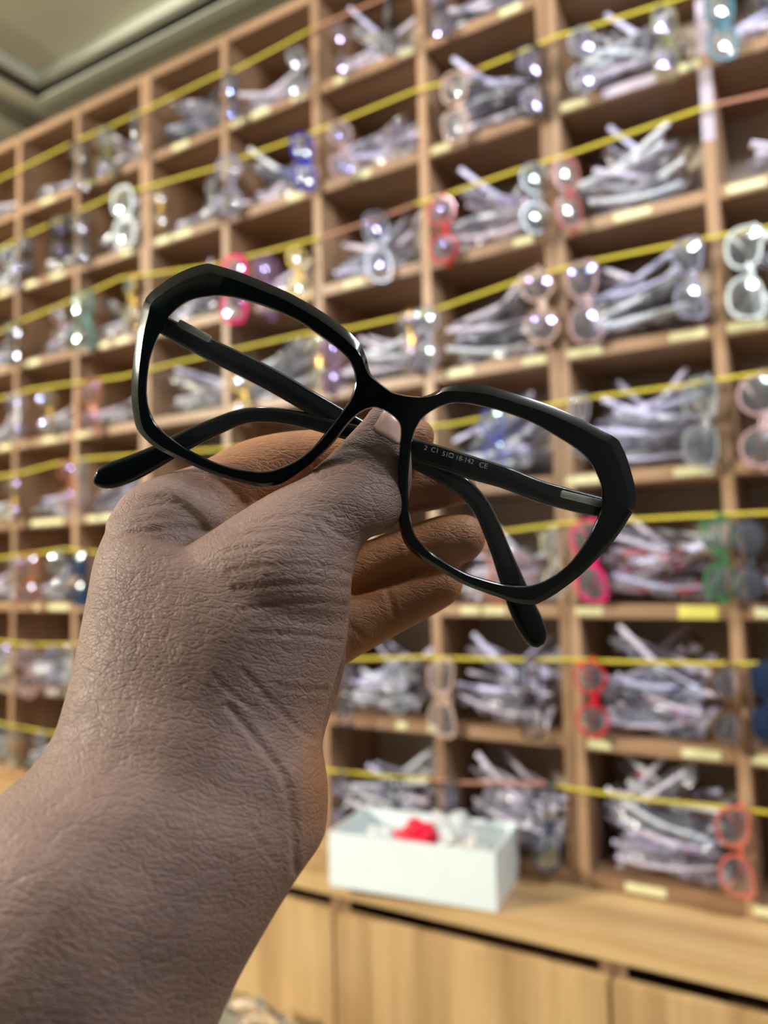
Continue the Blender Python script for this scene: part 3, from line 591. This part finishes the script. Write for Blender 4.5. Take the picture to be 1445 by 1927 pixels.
# printed size text on the inner face of the right temple
def text(s, px, py, size, ang, d, par):
    cu = bpy.data.curves.new('print', 'FONT'); cu.body = s; cu.size = 1.0; cu.extrude = 0.01
    to = bpy.data.objects.new('t', cu); C.objects.link(to); bpy.context.view_layer.update()
    me = bpy.data.meshes.new_from_object(to.evaluated_get(bpy.context.evaluated_depsgraph_get())); bpy.data.objects.remove(to)
    o3 = at(px, py, d) - GC; ca, sa = math.cos(ang), math.sin(ang)
    ex = (R0 * ca + R1 * sa).normalized() * size; ey = (R0 * sa - R1 * ca).normalized() * size
    for v in me.vertices: c = v.co.copy(); v.co = o3 + ex * c.x + ey * c.y - R2 * (0.00004 + c.z * size * 0.1)
    me.materials.clear(); return link('lettering', me, PRINT, par)
dT = 0.2174
text('2  C1', 797, 846, 0.0019, math.radians(14.5), 0.2181, tr)
text('51', 831, 857, 0.0019, math.radians(15), 0.2177, tr)
text('18-142', 856, 864, 0.0019, math.radians(15.5), 0.2167, tr)
text('CE', 900, 878, 0.0021, math.radians(15.5), 0.2162, tr)
bm = bmesh.new()   # the small box sign between the numbers
sq = [(846, 852.5), (853.5, 854.5), (851.5, 861.5), (844.3, 859.5)]
sweep(bm, [at(x, y, dT) - GC for x, y in sq + sq[:1]], 0.00016, 0.0001, R2, 6); link('lettering', bm_mesh(bm, 'lettering'), PRINT, tr)

# ---------------------------------------------------------------- the hand
def skin_mat():
    m, nt, b, N, L = mat('skin')
    tc = N.new('ShaderNodeTexCoord')
    def nz(scale, detail, mscale=None, dist=0.0):
        n = N.new('ShaderNodeTexNoise'); n.inputs['Scale'].default_value = scale; n.inputs['Detail'].default_value = detail; n.inputs['Distortion'].default_value = dist
        mp = N.new('ShaderNodeMapping'); mp.vector_type = 'POINT'; L.new(tc.outputs['Object'], mp.inputs[0])
        if mscale: mp.inputs['Scale'].default_value = mscale
        L.new(mp.outputs[0], n.inputs[0]); return n
    at_ = N.new('ShaderNodeAttribute'); at_.attribute_name = 'palm'
    big = nz(35, 4); cr = N.new('ShaderNodeValToRGB'); cr.color_ramp.elements[0].position = 0.3; cr.color_ramp.elements[1].position = 0.72
    cr.color_ramp.elements[0].color = srgb(114, 86, 75); cr.color_ramp.elements[1].color = srgb(148, 118, 106); L.new(big.outputs[0], cr.inputs[0])
    cp = N.new('ShaderNodeValToRGB'); cp.color_ramp.elements[0].position = 0.3; cp.color_ramp.elements[1].position = 0.72
    cp.color_ramp.elements[0].color = srgb(146, 92, 52); cp.color_ramp.elements[1].color = srgb(180, 122, 76); L.new(big.outputs[0], cp.inputs[0])
    mx = N.new('ShaderNodeMix'); mx.data_type = 'RGBA'; L.new(at_.outputs['Fac'], mx.inputs[0]); L.new(cr.outputs[0], mx.inputs[6]); L.new(cp.outputs[0], mx.inputs[7])
    L.new(mx.outputs[2], b.inputs['Base Color'])
    b.inputs['Roughness'].default_value = 0.58; b.inputs['Specular IOR Level'].default_value = 0.45
    try:
        b.inputs['Subsurface Weight'].default_value = 0.08; b.inputs['Subsurface Radius'].default_value = (1.0, 0.35, 0.15); b.inputs['Subsurface Scale'].default_value = 0.004
    except Exception: pass
    # fine skin cells and wrinkle lines, drawn out across the hand
    r1 = N.new('ShaderNodeMapping'); r1.inputs['Rotation'].default_value = (0, 0, math.radians(-30.7)); L.new(tc.outputs['Object'], r1.inputs[0])
    r2 = N.new('ShaderNodeMapping'); r2.inputs['Rotation'].default_value = (0, math.radians(-14), 0); L.new(r1.outputs[0], r2.inputs[0])
    wp = N.new('ShaderNodeTexNoise'); wp.inputs['Scale'].default_value = 120; wp.inputs['Detail'].default_value = 4
    va = N.new('ShaderNodeVectorMath'); va.operation = 'MULTIPLY_ADD'; va.inputs[1].default_value = (0.004, 0.004, 0.004)
    L.new(r2.outputs[0], wp.inputs[0]); L.new(wp.outputs['Color'], va.inputs[0]); L.new(r2.outputs[0], va.inputs[2])
    def cells(scale, sc, top):
        m_ = N.new('ShaderNodeMapping'); m_.inputs['Scale'].default_value = sc; L.new(va.outputs[0], m_.inputs[0])
        vo = N.new('ShaderNodeTexVoronoi'); vo.feature = 'DISTANCE_TO_EDGE'; vo.inputs['Scale'].default_value = scale; L.new(m_.outputs[0], vo.inputs['Vector'])
        mr = N.new('ShaderNodeMapRange'); mr.interpolation_type = 'SMOOTHSTEP'; mr.inputs['From Max'].default_value = top; L.new(vo.outputs['Distance'], mr.inputs['Value']); return mr
    c1 = cells(1150, (0.42, 0.7, 1.0), 0.2); c2 = cells(420, (0.2, 0.6, 1.0), 0.09)
    w2 = nz(700, 4)
    ad0 = N.new('ShaderNodeMath'); ad0.operation = 'MULTIPLY_ADD'; ad0.inputs[1].default_value = 0.55; L.new(c1.outputs[0], ad0.inputs[0]); L.new(w2.outputs[0], ad0.inputs[2])
    ad = N.new('ShaderNodeMath'); ad.operation = 'MULTIPLY_ADD'; ad.inputs[1].default_value = 0.6; L.new(c2.outputs[0], ad.inputs[0]); L.new(ad0.outputs[0], ad.inputs[2])
    bp = N.new('ShaderNodeBump'); bp.inputs['Strength'].default_value = 0.8; bp.inputs['Distance'].default_value = 0.00020
    L.new(ad.outputs[0], bp.inputs['Height']); L.new(bp.outputs[0], b.inputs['Normal'])
    return m
SKIN = skin_mat()
HC = at(420, 1150, 0.206)
def loft(bm, secs, n=3, capr=0.02):
    """each section: left/upper edge pixel, right/lower edge pixel, depth of its middle, half thickness"""
    S = catmull([tuple(map(float, s)) for s in secs], n); rings = []
    def ring(s, k=1.0, sh=Vector((0, 0, 0))):
        a = at(s[0], s[1], s[4]) - HC; b = at(s[2], s[3], s[4]) - HC; c = (a + b) / 2 + sh; h = (b - a) / 2 * k
        d = ray((s[0] + s[2]) / 2, (s[1] + s[3]) / 2).normalized() * s[5] * k
        return [c + h * math.cos(q) + d * math.sin(q) for q in [2 * math.pi * j / 32 for j in range(32)]]
    ctr = lambda s: at((s[0] + s[2]) / 2, (s[1] + s[3]) / 2, s[4]) - HC
    e0 = (ctr(S[0]) - ctr(S[1])).normalized(); e1 = (ctr(S[-1]) - ctr(S[-2])).normalized(); r1 = (at(S[-1][2], S[-1][3], S[-1][4]) - at(S[-1][0], S[-1][1], S[-1][4])).length / 2
    r1 = min(r1, S[-1][5] * 1.25, capr)
    for s in S: rings.append(ring(s))
    for t in (0.3, 0.55, 0.75, 0.9, 0.98): rings.append(ring(S[-1], math.sqrt(1 - t * t), e1 * r1 * t))
    add_rings(bm, rings)
hb = bmesh.new()
BODY = [(-480,2020,200,2420,.150,.030),(-250,1760,320,2160,.158,.029),(-75,1570,420,1900,.168,.027),(0,1497,492,1762,.175,.0255),(62,1443,560,1650,.181,.024),(100,1385,611,1570,.187,.023),(118,1330,614,1470,.191,.022),(134,1270,605,1372,.196,.0215),(150,1190,636,1262,.200,.021),(164,1118,655,1180,.203,.0205),(176,1056,640,1112,.206,.0195),(192,1012,560,1085,.209,.0170)]
THUMB = [(230,1160,610,1300,.203,.018),(310,1060,655,1160,.2025,.018),(392,1002,664,1075,.203,.0165),(480,945,690,1016,.2055,.0128),(520,922,725,1003,.207,.0115),(563,900,758,972,.2085,.0105),(600,873,772,930,.2112,.0092),(630,846,776,890,.2140,.0082),(662,812,774,852,.2162,.0075),(688,785,768,815,.2175,.0066)]
INDEX = [(290,1100,400,1130,.209,.010),(222,1040,392,1080,.2105,.013),(197,996,400,1042,.213,.0148),(210,966,408,1014,.2165,.0150),(240,925,432,985,.221,.0135),(295,897,455,972,.2265,.0118),(370,873,492,958,.2325,.0108),(450,832,560,940,.237,.0105),(530,813,612,915,.2385,.0098),(610,806,680,905,.2385,.0092),(690,790,735,888,.238,.0090),(750,786,775,882,.2375,.0085),(775,790,786,868,.237,.0078)]
MIDDLE = [(400,960,440,1120,.225,.014),(540,925,570,1060,.240,.0115),(640,890,665,1010,.2445,.0098),(740,872,760,974,.2440,.0088),(810,866,836,957,.2430,.0084),(845,872,868,950,.2425,.008)]
RING = [(430,1010,480,1190,.222,.015),(560,1020,590,1160,.236,.011),(665,1022,680,1119,.2405,.0096),(760,992,780,1086,.2405,.0092),(825,970,848,1071,.2395,.0092),(862,968,874,1060,.239,.0085)]
LITTLE = [(440,1080,500,1290,.216,.016),(560,1110,590,1285,.226,.0125),(650,1125,650,1250,.232,.0108),(725,1100,738,1200,.2365,.0095),(790,1076,806,1163,.238,.0088),(828,1066,842,1142,.238,.008)]
PALM = [(300,1000,640,1330,.205,.016),(330,990,640,1290,.213,.016),(380,980,630,1240,.221,.014)]
loft(hb, BODY, 3, 0.005)
for s in (THUMB, INDEX, MIDDLE, RING, LITTLE): loft(hb, s)
# heel of the palm and the mass behind it that carries the fingers
loft(hb, [(330,1380,604,1500,.199,.017),(340,1290,606,1400,.207,.018),(360,1200,640,1290,.214,.018),(380,1100,652,1220,.219,.0165),(400,1020,640,1120,.223,.014)])
raw = bpy.data.objects.new('raw', bm_mesh(hb, 'raw')); C.objects.link(raw)
md = raw.modifiers.new('r', 'REMESH'); md.mode = 'VOXEL'; md.voxel_size = 0.00085
ms = raw.modifiers.new('s', 'SMOOTH'); ms.factor = 0.5; ms.iterations = 16
bpy.context.view_layer.update()
hm = bpy.data.meshes.new_from_object(raw.evaluated_get(bpy.context.evaluated_depsgraph_get())); bpy.data.objects.remove(raw)
print('HAND', len(hm.vertices))
def to_px(v):
    c = v - CP; z = c.dot(R2); return 722.5 + F * c.dot(R0) / z, 963.5 + F * c.dot(R1) / z, z
# creases: polyline, depth of fold in metres, half width in pixels, depth range
CR = [([(405,893),(430,915),(462,948)],.0012,7,.200,.240),([(586,850),(592,868),(596,890)],.0007,5,.2,.25),([(668,810),(690,822),(700,812)],.0000,5,.2,.25),
      ([(785,1072),(765,1090),(700,1112),(662,1122)],.0006,5,.2,.25),([(758,990),(770,1030),(778,1080)],.0006,6,.22,.25),([(728,1110),(745,1160),(768,1180)],.0007,6,.22,.25),([(660,1180),(690,1205),(700,1222)],.0006,6,.2,.25),
      ([(612,985),(640,1005),(665,1018)],.0005,5,.17,.22),
      ([(430,1075),(520,1065),(600,1068),(655,1078)],.0005,5,.17,.22),([(440,1110),(540,1098),(610,1100),(658,1106)],.0006,5,.17,.22),([(450,1150),(540,1135),(600,1132),(655,1140)],.0006,5,.17,.22),([(470,1192),(560,1195),(640,1206)],.0007,5,.17,.22),
      ([(500,1085),(560,1080),(640,1090)],.0004,4,.17,.22),([(420,1040),(520,1025),(600,1030)],.0004,4,.17,.22),([(440,1012),(530,998),(610,1008)],.0003,4,.17,.22),([(470,985),(560,972),(640,990)],.0003,4,.17,.22),
      ([(520,1290),(570,1300),(615,1298)],.0006,5,.17,.22),([(455,1260),(500,1310),(560,1370),(590,1390)],.0006,6,.17,.22),([(430,1330),(480,1390),(530,1460),(548,1540),(556,1640)],.0009,7,.15,.22),([(470,1560),(500,1600),(520,1625)],.0004,6,.15,.22),([(400,1270),(440,1310),(480,1335)],.0005,5,.17,.22),
      ([(320,925),(336,938),(342,950)],.0005,4,.19,.23),([(300,940),(318,948),(338,952)],.0005,4,.19,.23),([(222,975),(270,962),(330,955)],.0003,4,.18,.23),([(225,1000),(280,985),(350,975)],.0003,4,.18,.23),([(290,1002),(340,996),(388,996)],.0006,6,.18,.23),([(215,1020),(260,1005),(300,1003)],.0004,5,.18,.23),
      ([(622,856),(650,842),(690,848),(720,866)],.0006,6,.19,.22),([(600,886),(640,872),(690,880),(735,900)],.0003,5,.19,.22)]
import numpy as np
nv = len(hm.vertices); co = np.empty(nv * 3); hm.vertices.foreach_get('co', co); co = co.reshape(-1, 3)
nr = np.empty(nv * 3); hm.vertices.foreach_get('normal', nr); nr = nr.reshape(-1, 3)
wv = co + np.array(HC) - np.array(CP); Z = wv @ np.array(R2); PX = 722.5 + F * (wv @ np.array(R0)) / Z; PY = 963.5 + F * (wv @ np.array(R1)) / Z
vd = wv / np.linalg.norm(wv, axis=1)[:, None]; facing = np.clip(-(nr * vd).sum(1) * 3, 0, 1)
disp = np.zeros(nv)
for pl, amp, wd, d0, d1 in CR:
    best = np.full(nv, 1e9)
    for (xa, ya), (xb, yb) in zip(catmull(pl, 4), catmull(pl, 4)[1:]):
        dx, dy = xb - xa, yb - ya; l2 = dx * dx + dy * dy + 1e-9; t = np.clip(((PX - xa) * dx + (PY - ya) * dy) / l2, 0, 1)
        best = np.minimum(best, np.hypot(PX - xa - t * dx, PY - ya - t * dy))
    disp += np.where((Z > d0) & (Z < d1), -amp * 0.52 * np.exp(-(best / (wd*.8)) ** 2) + amp * 0.2 * np.exp(-((best - wd * 2) / (wd * 1.2)) ** 2), 0) * facing
# low bumps of knuckle and tendon
for (bx, by, rr, am) in ((270, 975, 70, .0012), (330, 930, 40, .0008), (560, 1120, 90, .0010), (585, 1480, 60, .0012), (450, 1180, 90, .0006)):
    disp += am * np.exp(-(((PX - bx) ** 2 + (PY - by) ** 2) / rr ** 2)) * facing
co = co + nr * disp[:, None]; hm.vertices.foreach_set('co', co.ravel())
palm = np.clip((Z - 0.214) / 0.012, 0, 1) * np.clip((PX - 330) / 100, 0, 1)
palm = np.maximum(palm, 0.8 * np.exp(-(((PX - 600) / 45) ** 2 + ((PY - 1470) / 120) ** 2)))
atr = hm.attributes.new('palm', 'FLOAT', 'POINT'); atr.data.foreach_set('value', palm.astype(np.float32)); hm.update()
for p_ in hm.polygons: p_.use_smooth = True
hm.materials.clear()
per = link('person', hm, SKIN); per.location = HC
tag(per, 'dark-skinned left hand and bare forearm reaching in from the lower left, pinching the black eyeglasses', 'person')
tree = BVHTree.FromPolygons([tuple(c) for c in (co + np.array(HC))], [tuple(p_.vertices) for p_ in hm.polygons])
NAILM = plain('nail', srgb(212, 168, 152), 0.2, spec=0.6, nscale=300, var=0.08)
def nail(poly, n=12, lift=0.00035):
    cx = sum(p[0] for p in poly) / len(poly); cy = sum(p[1] for p in poly) / len(poly); ol = catmull(poly, 4, True); bm = bmesh.new(); rings = []
    def hit(x, y, l):
        r = ray(x, y).normalized(); h = tree.ray_cast(CP, r)
        return (h[0] - r * l - HC) if h[0] else at(x, y, .21) - HC
    for t in (0.3, 0.6, 0.85, 1.0): rings.append([bm.verts.new(hit(cx + (x - cx) * t, cy + (y - cy) * t, lift if t < 1 else lift * 0.3)) for x, y in ol])
    cv = bm.verts.new(hit(cx, cy, lift)); m_ = len(ol)
    for i in range(m_): bm.faces.new((cv, rings[0][i], rings[0][(i + 1) % m_]))
    for a, b in zip(rings, rings[1:]):
        for i in range(m_): bm.faces.new((a[i], a[(i + 1) % m_], b[(i + 1) % m_], b[i]))
    o = link('thumbnail', bm_mesh(bm, 'thumbnail', True), NAILM, per); s = o.modifiers.new('s', 'SOLIDIFY'); s.thickness = 0.0004; s.offset = -1; o['label'] = 'pinkish thumbnail'
nail([(703,808),(711,790),(722,772),(740,764),(755,778),(760,805),(752,836),(728,824)])
